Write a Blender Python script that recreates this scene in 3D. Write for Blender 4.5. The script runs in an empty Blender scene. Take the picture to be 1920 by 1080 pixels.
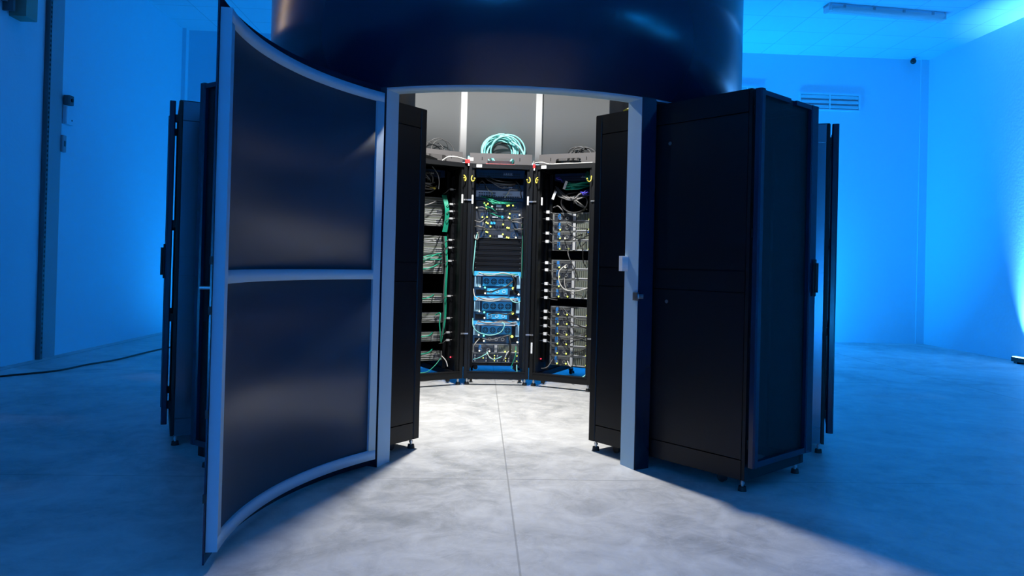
import bpy, math, random
from mathutils import Vector, Matrix
from math import sin, cos, radians as R, pi, hypot, atan2
random.seed(7)
scn = bpy.context.scene
COL = scn.collection

# ------------------------------------------------------------------ materials
def mat(name, col, rough=.5, metal=0., spec=.5, emit=None, estr=0., coat=0.):
    m = bpy.data.materials.new(name); m.use_nodes = True
    b = m.node_tree.nodes['Principled BSDF']
    b.inputs['Base Color'].default_value = (*col, 1)
    b.inputs['Roughness'].default_value = rough
    b.inputs['Metallic'].default_value = metal
    b.inputs['Specular IOR Level'].default_value = spec
    if coat:
        b.inputs['Coat Weight'].default_value = coat
        b.inputs['Coat Roughness'].default_value = .15
    if emit:
        b.inputs['Emission Color'].default_value = (*emit, 1)
        b.inputs['Emission Strength'].default_value = estr
    return m
def N(m, t, **kw):
    n = m.node_tree.nodes.new(t)
    for k, v in kw.items(): setattr(n, k, v)
    return n
def L(m, a, b): m.node_tree.links.new(a, b)
def bsdf(m): return m.node_tree.nodes['Principled BSDF']

M = {}
M['rack'] = mat('rack_black', (.005, .0055, .007), .36, spec=.3)
M['shiny'] = mat('shiny_side_panel', (.19, .21, .25), .2, .9)
M['rack_frame'] = mat('rack_frame_black', (.004, .0048, .006), .45, spec=.3)
M['trough'] = mat('trough_charcoal', (.10, .095, .095), .4)
M['skin'] = mat('navy_skin', (.005, .016, .042), .22, .0, .5)
M['alu'] = mat('pale_frame', (.37, .54, .66), .65, spec=.1)
M['stud'] = mat('white_stud', (.86, .86, .85), .5)
M['inner'] = mat('grey_inner_panel', (.20, .21, .215), .5)
M['door_panel'] = mat('door_inner_panel', (.024, .044, .070), .40, 0, .45)
M['chrome'] = mat('zinc', (.62, .63, .65), .3, .9)
M['rubber'] = mat('rubber', (.012, .012, .013), .7)
M['white'] = mat('white_plastic', (.82, .83, .84), .4)
M['label'] = mat('white_label', (.85, .86, .86), .6)
M['srv_grey'] = mat('server_grey_metal', (.24, .25, .245), .4, .35)
M['srv_rib'] = mat('server_rib', (.15, .165, .135), .5, .2)
M['srv_lgrey'] = mat('server_light_strip', (.46, .47, .48), .45)
M['srv_dark'] = mat('server_dark', (.028, .032, .042), .4)
M['srv_black'] = mat('server_black', (.004, .0045, .006), .5, spec=.25)
M['srv_blue'] = mat('blue_lit_metal_and_tag', (.05, .50, .95), .4)  # blue light through the fan units put into the colour; also tag cards
M['srv_bluel'] = mat('server_blue_lit_pale', (.42, .76, .96), .4)
M['srv_blued'] = mat('server_blue_lit_dark', (.005, .05, .13), .5)
M['srv_navy'] = mat('switch_navy', (.012, .035, .085), .4)
M['srv_silver'] = mat('switch_silver', (.60, .64, .68), .35, .3)
M['port'] = mat('port_black', (.006, .006, .007), .4)
M['port_blue'] = mat('port_blue', (.03, .20, .55), .4)
M['c_grey'] = mat('cable_grey', (.19, .185, .18), .5)
M['c_black'] = mat('cable_black', (.015, .015, .016), .45)
M['c_dgrey'] = mat('cable_dark_grey', (.09, .09, .09), .45)
M['c_green'] = mat('cable_green', (.01, .30, .18), .45)
M['c_aqua'] = mat('cable_aqua', (.30, .78, .75), .4)
M['c_white'] = mat('cable_white', (.55, .54, .50), .45)
M['c_blue'] = mat('cable_blue', (.03, .15, .62), .4)
M['c_violet'] = mat('cable_violet', (.06, .05, .45), .4)
M['c_yellow'] = mat('cable_yellow', (.80, .62, .05), .45)
M['yellow'] = mat('yellow_hook', (.82, .65, .08), .4)
M['red'] = mat('red_plastic', (.60, .03, .03), .4)
M['led_y'] = mat('led_yellow', (.5, .5, .1), .4, emit=(.85, .95, .12), estr=2.2)
M['led_w'] = mat('led_white', (.6, .6, .5), .4, emit=(1, .95, .65), estr=2.2)
M['led_g'] = mat('led_green', (.1, .5, .4), .4, emit=(.15, .95, .65), estr=2.)
M['led_o'] = mat('led_orange', (.6, .3, .05), .4, emit=(1, .50, .10), estr=2.4)
M['led_r'] = mat('led_red', (.6, .05, .05), .4, emit=(1, .05, .10), estr=2.)
M['srv_lg2'] = mat('server_port_grey', (.17, .185, .20), .45, .2)
M['lens'] = mat('bar_lens', (.6, .8, .9), .3, emit=(.3, .8, 1), estr=4.)
M['plastic'] = mat('lamp_diffuser', (.62, .64, .66), .15)
M['vent'] = mat('vent_metal', (.66, .67, .68), .25, .6)
M['camera'] = mat('camera_black', (.02, .02, .02), .3)
M['edge'] = mat('warm_door_edge', (.030, .028, .026), .35)
M['track'] = mat('track_metal', (.10, .11, .12), .5, .3)

# brushed highlight on the outer skin: slight anisotropy
b = bsdf(M['skin']); b.inputs['Anisotropic'].default_value = .6

# perforated rack door: dark sheet with fine holes
m = M['mesh'] = mat('perforated_door', (.010, .011, .013), .45)
tr = N(m, 'ShaderNodeBsdfTransparent'); mx = N(m, 'ShaderNodeMixShader')
out = m.node_tree.nodes['Material Output']
mx.inputs[0].default_value = .45
L(m, bsdf(m).outputs[0], mx.inputs[1]); L(m, tr.outputs[0], mx.inputs[2]); L(m, mx.outputs[0], out.inputs[0])

# plaster walls
def plaster(name, col):
    m = mat(name, col, .75, spec=.25)
    tc = N(m, 'ShaderNodeTexCoord'); n = N(m, 'ShaderNodeTexNoise'); n.inputs['Scale'].default_value = 28; n.inputs['Detail'].default_value = 6
    bp = N(m, 'ShaderNodeBump'); bp.inputs['Strength'].default_value = .12; bp.inputs['Distance'].default_value = .02
    L(m, tc.outputs['Object'], n.inputs['Vector']); L(m, n.outputs['Fac'], bp.inputs['Height']); L(m, bp.outputs[0], bsdf(m).inputs['Normal'])
    return m
M['wall'] = plaster('blue_cast_plaster', (.52, .74, .84))  # blue light of the bars mixed into the white plaster colour
M['wall_trim'] = plaster('grey_plaster', (.34, .36, .40))

# ceiling tiles (0.6 m grid)
m = M['ceil'] = mat('ceiling_tiles', (.78, .79, .80), .7, spec=.3)
tc = N(m, 'ShaderNodeTexCoord'); br = N(m, 'ShaderNodeTexBrick')
br.offset = 0; br.squash = 1
for k, v in (('Scale', 1.), ('Mortar Size', .006), ('Brick Width', .6), ('Row Height', .6), ('Mortar Smooth', .1), ('Bias', 0)): br.inputs[k].default_value = v
br.inputs['Color1'].default_value = (.58, .76, .84, 1); br.inputs['Color2'].default_value = (.55, .73, .81, 1); br.inputs['Mortar'].default_value = (.40, .54, .60, 1)  # white tiles with the blue light tinted into their colour
L(m, tc.outputs['Object'], br.inputs['Vector']); L(m, br.outputs['Color'], bsdf(m).inputs['Base Color'])

# polished concrete floor with sawn joints
m = M['floor'] = mat('concrete', (.4, .4, .4), .4)
b = bsdf(m); tc = N(m, 'ShaderNodeTexCoord')
def noise(sc, det, rough=.55, dist=0.):
    n = N(m, 'ShaderNodeTexNoise'); n.inputs['Scale'].default_value = sc; n.inputs['Detail'].default_value = det
    n.inputs['Roughness'].default_value = rough; n.inputs['Distortion'].default_value = dist
    L(m, tc.outputs['Object'], n.inputs['Vector']); return n
n1 = noise(1.1, 6, .6, 1.2); n2 = noise(6.5, 9, .68, .8); n3 = noise(.45, 3)
def math_(op, a, b_=None, v=None):
    n = N(m, 'ShaderNodeMath', operation=op)
    for i, x in enumerate((a, b_)):
        if x is None: continue
        if isinstance(x, (int, float)): n.inputs[i].default_value = x
        else: L(m, x, n.inputs[i])
    return n.outputs[0]
s = math_('ADD', math_('MULTIPLY', n1.outputs['Fac'], .5), math_('MULTIPLY', n2.outputs['Fac'], .38))
s = math_('ADD', s, math_('MULTIPLY', n3.outputs['Fac'], .12))
cr = N(m, 'ShaderNodeValToRGB'); L(m, s, cr.inputs[0])
e = cr.color_ramp.elements; e[0].position = .37; e[0].color = (.33, .34, .34, 1); e[1].position = .63; e[1].color = (.72, .72, .70, 1)
x = cr.color_ramp.elements.new(.5); x.color = (.55, .55, .54, 1)
# pale scuffs
w = N(m, 'ShaderNodeTexVoronoi', feature='DISTANCE_TO_EDGE'); w.inputs['Scale'].default_value = 1.7
nz = noise(2.2, 4, .6, 2.5)
L(m, nz.outputs['Color'], w.inputs['Vector'])
sc_ = N(m, 'ShaderNodeValToRGB'); L(m, w.outputs['Distance'], sc_.inputs[0])
sc_.color_ramp.elements[0].position = 0; sc_.color_ramp.elements[0].color = (1, 1, 1, 1)
sc_.color_ramp.elements[1].position = .02; sc_.color_ramp.elements[1].color = (0, 0, 0, 1)
# joints at given x and y positions
sp = N(m, 'ShaderNodeSeparateXYZ'); L(m, tc.outputs['Object'], sp.inputs[0])
def joint(o, pos, wdt):
    d = math_('ABSOLUTE', math_('SUBTRACT', o, pos)); return math_('LESS_THAN', d, wdt)
j = joint(sp.outputs['X'], 0.0, .004)
for q in (-4.62, 4.75): j = math_('MAXIMUM', j, joint(sp.outputs['X'], q, .012))
for q in (-1.745, -5.3): j = math_('MAXIMUM', j, joint(sp.outputs['Y'], q, .004))
j = math_('MAXIMUM', j, joint(sp.outputs['Y'], 1.75, .012))
mixc = N(m, 'ShaderNodeMix', data_type='RGBA'); mixc.inputs[7].default_value = (.75, .75, .74, 1)
L(m, math_('MULTIPLY', sc_.outputs['Color'], .22), mixc.inputs[0]); L(m, cr.outputs[0], mixc.inputs[6])
mix2 = N(m, 'ShaderNodeMix', data_type='RGBA'); mix2.inputs[7].default_value = (.20, .20, .20, 1)
L(m, math_('MULTIPLY', j, .55), mix2.inputs[0]); L(m, mixc.outputs[2], mix2.inputs[6])
L(m, mix2.outputs[2], b.inputs['Base Color'])
rr = math_('ADD', math_('MULTIPLY', n2.outputs['Fac'], .3), .30); L(m, rr, b.inputs['Roughness'])
bp = N(m, 'ShaderNodeBump'); bp.inputs['Strength'].default_value = .08; bp.inputs['Distance'].default_value = .01
L(m, n2.outputs['Fac'], bp.inputs['Height']); L(m, bp.outputs[0], b.inputs['Normal'])

# ------------------------------------------------------------------ mesh helpers
class MB:
    def __init__(s): s.v = []; s.f = []; s.sm = []
    def add(s, v, f, smooth=False):
        o = len(s.v); s.v += [tuple(p) for p in v]; s.f += [tuple(i + o for i in q) for q in f]; s.sm += [smooth] * len(f); return s
    def box(s, x0, x1, y0, y1, z0, z1):
        v = [(x, y, z) for z in (z0, z1) for y in (y0, y1) for x in (x0, x1)]
        return s.add(v, [(0, 2, 3, 1), (4, 5, 7, 6), (0, 1, 5, 4), (2, 6, 7, 3), (0, 4, 6, 2), (1, 3, 7, 5)])
    def cbox(s, x0, x1, y0, y1, z0, z1, c=.004):
        # box with chamfered vertical edges
        p = [(x0 + c, y0), (x1 - c, y0), (x1, y0 + c), (x1, y1 - c), (x1 - c, y1), (x0 + c, y1), (x0, y1 - c), (x0, y0 + c)]
        v = [(*q, z0) for q in p] + [(*q, z1) for q in p]
        f = [(i, (i + 1) % 8, (i + 1) % 8 + 8, i + 8) for i in range(8)] + [tuple(range(7, -1, -1)), tuple(range(8, 16))]
        return s.add(v, f)
    def cyl(s, c, r, h, axis='z', n=16, r2=None):
        r2 = r if r2 is None else r2; v = []
        for k, rad in ((0, r), (1, r2)):
            for i in range(n):
                a = 2 * pi * i / n; p = (rad * cos(a), rad * sin(a), h * k)
                if axis == 'y': p = (p[0], p[2], p[1])
                if axis == 'x': p = (p[2], p[0], p[1])
                v.append((c[0] + p[0], c[1] + p[1], c[2] + p[2]))
        s.add(v, [(i, (i + 1) % n, (i + 1) % n + n, i + n) for i in range(n)], True)
        s.add(v, [tuple(range(n - 1, -1, -1)), tuple(range(n, 2 * n))]); return s
    def ball(s, c, r, n=8, m_=5):
        v = [(c[0], c[1], c[2] + r)]
        for j_ in range(1, m_):
            t = pi * j_ / m_
            for i in range(n):
                a = 2 * pi * i / n; v.append((c[0] + r * sin(t) * cos(a), c[1] + r * sin(t) * sin(a), c[2] + r * cos(t)))
        v.append((c[0], c[1], c[2] - r)); f = []
        for i in range(n): f.append((0, 1 + i, 1 + (i + 1) % n))
        for j_ in range(m_ - 2):
            for i in range(n):
                a = 1 + j_ * n + i; b2 = 1 + j_ * n + (i + 1) % n; f.append((a, a + n, b2 + n, b2))
        e_ = len(v) - 1
        for i in range(n): f.append((e_, e_ - n + (i + 1) % n, e_ - n + i))
        return s.add(v, f, True)
    def ring(s, c, r0, r1, y0, y1, n=20):
        # flat ring around the y axis
        v = []
        for (r, y) in ((r0, y0), (r1, y0), (r1, y1), (r0, y1)):
            for i in range(n):
                a = 2 * pi * i / n; v.append((c[0] + r * cos(a), y, c[2] + r * sin(a)))
        f = [(k * n + i, k * n + (i + 1) % n, ((k + 1) % 4) * n + (i + 1) % n, ((k + 1) % 4) * n + i) for k in range(4) for i in range(n)]
        return s.add(v, f)
    def arc(s, r0, r1, a0, a1, z0, z1, n=24, ctr=(0, 0), closed=False):
        # solid curved strip; angle 0 = towards -y, positive to +x
        v = []
        k = n if closed else n + 1
        for i in range(k):
            a = a0 + (a1 - a0) * i / n
            for r in (r0, r1):
                for z in (z0, z1):
                    v.append((ctr[0] + r * sin(a), ctr[1] - r * cos(a), z))
        f = []
        for i in range(n):
            p = 4 * i; q = 4 * ((i + 1) % k)
            f += [(p, q, q + 1, p + 1), (p + 2, p + 3, q + 3, q + 2), (p, p + 2, q + 2, q), (p + 1, q + 1, q + 3, p + 3)]
        s.add(v, f, True)
        if not closed:
            s.add(v[:4], [(0, 1, 3, 2)]); s.add(v[-4:], [(0, 2, 3, 1)])
        return s
    def tube(s, pts, r, n=6, sub=6):
        P = [Vector(p) for p in pts]
        if sub > 1 and len(P) > 2:
            Q = []
            for i in range(len(P) - 1):
                p0 = P[max(i - 1, 0)]; p1 = P[i]; p2 = P[i + 1]; p3 = P[min(i + 2, len(P) - 1)]
                for k in range(sub):
                    t = k / sub
                    Q.append(.5 * ((2 * p1) + (p2 - p0) * t + (2 * p0 - 5 * p1 + 4 * p2 - p3) * t * t + (3 * p1 - p0 - 3 * p2 + p3) * t ** 3))
            Q.append(P[-1]); P = Q
        v = []; up = None
        for i, p in enumerate(P):
            d = (P[min(i + 1, len(P) - 1)] - P[max(i - 1, 0)])
            d = d.normalized() if d.length > 1e-9 else Vector((0, 0, 1))
            if up is None: up = Vector((0, 0, 1)) if abs(d.z) < .9 else Vector((1, 0, 0))
            u = (up - d * up.dot(d)); u = u.normalized() if u.length > 1e-6 else d.orthogonal().normalized()
            w_ = d.cross(u); up = u
            for k in range(n):
                a = 2 * pi * k / n; v.append(p + u * (r * cos(a)) + w_ * (r * sin(a)))
        f = [(i * n + k, i * n + (k + 1) % n, (i + 1) * n + (k + 1) % n, (i + 1) * n + k) for i in range(len(P) - 1) for k in range(n)]
        s.add(v, f, True); l_ = len(P) - 1
        s.add(v[:n], [tuple(range(n - 1, -1, -1))]); s.add(v[l_ * n:], [tuple(range(n))]); return s
    def build(s, name, material, parent=None, label=None):
        me = bpy.data.meshes.new(name); me.from_pydata(s.v, [], s.f); me.materials.append(material)
        me.polygons.foreach_set('use_smooth', s.sm)
        import bmesh
        bm = bmesh.new(); bm.from_mesh(me); bmesh.ops.recalc_face_normals(bm, faces=bm.faces); bm.to_mesh(me); bm.free()
        o = bpy.data.objects.new(name, me); COL.objects.link(o)
        if parent: o.parent = parent
        if label: o['label'] = label
        return o
def thing(name, label, cat, loc=(0, 0, 0), rz=0., group=None):
    o = bpy.data.objects.new(name, None); COL.objects.link(o); o.location = loc; o.rotation_euler = (0, 0, rz)
    o.empty_display_size = .05
    o['label'] = label; o['category'] = cat
    if group: o['group'] = group
    return o
def tag(o, label, cat, group=None, loc=None, rz=None):
    o['label'] = label; o['category'] = cat
    if group: o['group'] = group
    if loc is not None: o.location = loc
    if rz is not None: o.rotation_euler = (0, 0, rz)
    return o
def struct(o): o['kind'] = 'structure'; return o
def dup(o, parent=None):
    c = o.copy(); COL.objects.link(c)
    if parent is not None: c.parent = parent
    for ch in o.children: dup(ch, c)
    return c

# ------------------------------------------------------------------ room
XL, XR, YB, YF, H = -4.75, 6.95, 5.92, -9.5, 4.56
struct(MB().box(XL - .3, XR + .3, YF - .3, YB + .3, -.2, 0).build('floor', M['floor']))
struct(MB().box(XL - .3, XR + .3, YF - .3, YB + .3, H, H + .2).build('ceiling', M['ceil']))
struct(MB().box(XL, XR, YB, YB + .3, 0, H).build('wall_back', M['wall']))
struct(MB().box(XR, XR + .3, YF, YB + .3, 0, H).build('wall_right', M['wall']))
struct(MB().box(XL - .3, XL, YF, YB + .3, 0, H).build('wall_left', M['wall']))
struct(MB().box(XL, XR, YF - .3, YF, 0, H).build('wall_front', M['wall']))
struct(MB().box(XR - .13, XR, YB - .02, YB, 0, H).build('trim_1', M['wall']))           # slim pilaster in the far right corner
struct(MB().box(XL, XL + .06, YB - .10, YB, 0, H).build('trim_2', M['wall']))
# dark vertical band on the left wall beside a slotted track
struct(MB().box(XL, XL + .012, 2.44, 2.67, 0, H).build('trim_3', M['wall_trim']))
t = thing('slotted_track', 'dark slotted metal track running up the left wall beside dark band', 'track', (XL, 2.36, 0))
mb = MB(); mb.box(0, .05, -.02, .02, .0, H)
mb.build('rail', M['track'], t)
for i in range(88): MB().box(.049, .053, -.008, .008, .06 + i * .05, .085 + i * .05).build('slot', M['srv_black'], t)
# boxes on the left wall
t = thing('sensor', 'small dark sensor on left wall above the pale junction box', 'sensor', (XL + .012, 2.73, 2.78))
MB().cbox(0, .07, -.05, .05, -.05, .05, .012).build('housing', M['track'], t); MB().cyl((.07, 0, 0), .02, .01, 'x').build('lens', M['srv_black'], t)
t = thing('junction_box', 'pale square junction box on the left wall below a dark sensor', 'box', (XL, 2.77, 2.62))
MB().cbox(0, .05, -.075, .075, -.10, .10, .01).build('housing', M['wall'], t); MB().cyl((.05, .03, -.05), .008, .004, 'x').build('screw', M['srv_black'], t)
t = thing('wall_socket', 'small dim socket on the left wall edge below junction box', 'socket', (XL, 2.69, 2.30))
MB().cbox(0, .04, -.03, .04, -.09, .09, .008).build('housing', M['wall_trim'], t); MB().box(.04, .043, -.012, .02, -.03, .03).build('faceplate', M['track'], t)
# high window on the left wall, only its lower corner shows
t = thing('high_slatted_window', 'greenish slatted window high on left wall at the photo corner', 'window', (XL, 1.35, 3.38))
MB().box(0, .16, .40, .58, 0, .9).build('side_post', mat('dull_green', (.20, .27, .22), .6), t)
mb = MB()
for i in range(5): mb.box(0, .05, -1.2, .40, .10 + i * .14, .19 + i * .14)
mb.build('slat_panel', M['wall_trim'], t)
MB().box(0, .10, .30, .33, .02, .9).build('upright', M['track'], t)

# vent grilles on the back wall
def vent(x0, x1, z0, z1, label):
    w_, h_ = x1 - x0, z1 - z0
    t = thing('vent_grille', label, 'vent', ((x0 + x1) / 2, YB, z0), 0)
    f_ = .025; d = .03
    mb = MB(); mb.box(-w_ / 2, w_ / 2, -d, 0, 0, f_).box(-w_ / 2, w_ / 2, -d, 0, h_ - f_, h_).box(-w_ / 2, -w_ / 2 + f_, -d, 0, f_, h_ - f_).box(w_ / 2 - f_, w_ / 2, -d, 0, f_, h_ - f_)
    mb.build('frame', M['wall'], t)
    MB().box(-w_ / 2 + f_, w_ / 2 - f_, -.004, -.001, f_, h_ - f_).build('backing', M['wall_trim'], t)
    MB().box(-.008, .008, -d, -.004, f_, h_ - f_).build('mullion', M['wall'], t)
    k = 3; st = (h_ - 2 * f_) / k
    for i in range(k):
        z = f_ + i * st
        mb = MB(); y0, y1 = -.028, -.006
        mb.add([(-w_ / 2 + f_, y0, z + .012), (w_ / 2 - f_, y0, z + .012), (w_ / 2 - f_, y1, z + st * .92), (-w_ / 2 + f_, y1, z + st * .92),
                (-w_ / 2 + f_, y0 + .004, z + .010), (w_ / 2 - f_, y0 + .004, z + .010), (w_ / 2 - f_, y1 + .004, z + st * .92 - .002), (-w_ / 2 + f_, y1 + .004, z + st * .92 - .002)],
               [(0, 1, 2, 3), (7, 6, 5, 4), (0, 4, 5, 1), (2, 6, 7, 3), (0, 3, 7, 4), (1, 5, 6, 2)])
        mb.build('slat', M['vent'], t)
    return t
vent(4.83, 5.83, 3.685, 3.965, 'wide louvred metal vent high on the back wall, right of the racks')
vent(3.72, 4.25, 3.70, 4.03, 'small pale vent on back wall peeking out above the right rack')
# security camera in the far right corner of the ceiling
t = thing('security_camera', 'tiny black security camera under ceiling in the far right corner', 'camera', (6.62, 5.80, H))
MB().cyl((0, 0, -.02), .05, .02).build('mount', M['wall'], t)
MB().cyl((0, 0, -.035), .012, .02).build('neck', M['camera'], t); MB().ball((0, -.01, -.065), .045, 14, 9).build('dome', M['camera'], t)
# batten lamp on the ceiling
a = Vector((4.20, 3.70)); b_ = Vector((5.86, 3.86)); dv = b_ - a
t = thing('batten_lamp', 'long unlit fluorescent batten lamp on the ceiling at upper right', 'lamp', ((a.x + b_.x) / 2, (a.y + b_.y) / 2, H - .001), atan2(dv.y, dv.x))
l2 = dv.length / 2
mb = MB(); mb.box(-l2, l2, -.075, .075, -.03, 0); mb.build('base', M['wall'], t)
mb = MB(); n = 12
v = []; 
for xx in (-l2 + .02, l2 - .02):
    for i in range(n + 1):
        q = pi * i / n; v.append((xx, .08 * cos(q), -.03 - .075 * sin(q)))
mb.add(v, [(i, i + 1, i + n + 2, i + n + 1) for i in range(n)], True); mb.add(v, [tuple(range(n + 1)), tuple(range(2 * n + 1, n, -1))])
mb.build('diffuser', M['plastic'], t)
for s_ in (-1, 1): MB().cbox(min(s_ * l2, s_ * (l2 - .05)), max(s_ * l2, s_ * (l2 - .05)), -.082, .082, -.09, 0, .02).build('end_cap', M['plastic'], t)
for i in range(4):
    xx = -l2 + (i + .5) * l2 / 2
    for s_ in (-1, 1): MB().box(xx - .015, xx + .015, s_ * .082 - .006, s_ * .082 + .006, -.05, -.015).build('clip', M['wall_trim'], t)

BLUE = (.002, .325, 1.)
def light(name, loc, direction, sx, sy, power, color, spread=pi, shape='RECTANGLE'):
    d = bpy.data.lights.new(name, 'AREA'); d.shape = shape; d.size = sx; d.size_y = sy; d.energy = power; d.color = color; d.spread = spread
    o = bpy.data.objects.new(name, d); COL.objects.link(o); o.location = loc
    z = -Vector(direction).normalized(); xax = Vector((1, 0, 0)) if abs(direction[0]) < .9 * Vector(direction).length else Vector((0, 1, 0))
    return o, z
def aim(o, z, along):
    x_ = Vector(along); x_ = (x_ - z * x_.dot(z)).normalized(); y_ = z.cross(x_)
    loc = o.location.copy(); m_ = Matrix((x_, y_, z)).transposed().to_4x4(); m_.translation = loc; o.matrix_world = m_
def bar(loc, along, wall_dir, label, power, color=BLUE, length=1.0, tilt=.35, spread=pi):
    al = Vector(along).normalized(); rz = atan2(al.y, al.x)
    t = thing('light_bar', label, 'light', (loc[0], loc[1], 0), rz, 'blue uplight bars on the floor along the walls')
    l_ = length / 2
    MB().cbox(-l_, l_, -.04, .04, .02, .075, .008).build('housing', M['srv_black'], t)
    MB().box(-l_ + .01, l_ - .01, -.028, .028, .076, .086).build('lens', M['lens'], t)
    for s_ in (-1, 1): MB().box(s_ * (l_ - .1) - .03, s_ * (l_ - .1) + .03, -.05, .05, 0, .02).build('foot', M['rack'], t)
    d = Vector(wall_dir) * tilt + Vector((0, 0, 1))
    o, z = light('bar_light', (loc[0], loc[1], .10), d, length, .05, power, color, spread); aim(o, z, along)
bar((-1.3, -9.2, 0), (1, 0, 0), (0, -1, 0), 'blue light bar at foot of the wall behind the camera', 220, (.02, .34, 1.))
bar((6.78, 3.18, 0), (0, 1, 0), (1, 0, 0), 'blue light bar on the floor at foot of right wall', 100, (.12, .42, 1.), spread=R(44), tilt=.22)
bar((3.4, 5.0, 0), (1, 0, 0), (0, 1, 0), 'blue light bar at the back wall hidden behind right racks', 370, tilt=1.1)
bar((0.6, 5.2, 0), (1, 0, 0), (0, 1, 0), 'blue light bar at the back wall hidden behind the enclosure', 90, tilt=1.)
bar((-3.4, 5.55, 0), (1, 0, 0), (-.6, .6, 0), 'blue light bar at the back wall hidden behind left racks', 50)
bar((6.72, -3.6, 0), (0, 1, 0), (1, 0, 0), 'blue light bar on the floor along the right wall outside the picture', 45, tilt=.8)
bar((6.72, -5.6, 0), (0, 1, 0), (1, 0, 0), 'blue light bar on the floor along the right wall outside the picture', 85, tilt=.8)

# black cable on the floor at the left
pts = [(-4.62, .4, .008), (-4.42, 1.12, .008), (-4.12, 1.55, .008), (-4.05, 2.0, .008), (-3.95, 2.4, .008), (-3.93, 3.0, .008), (-3.88, 3.6, .008), (-3.75, 4.3, .008)]
tag(MB().tube(pts, .009, 8).build('floor_cable', M['c_black']), 'thin black cable lying on the floor along left wall', 'cable')

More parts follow.
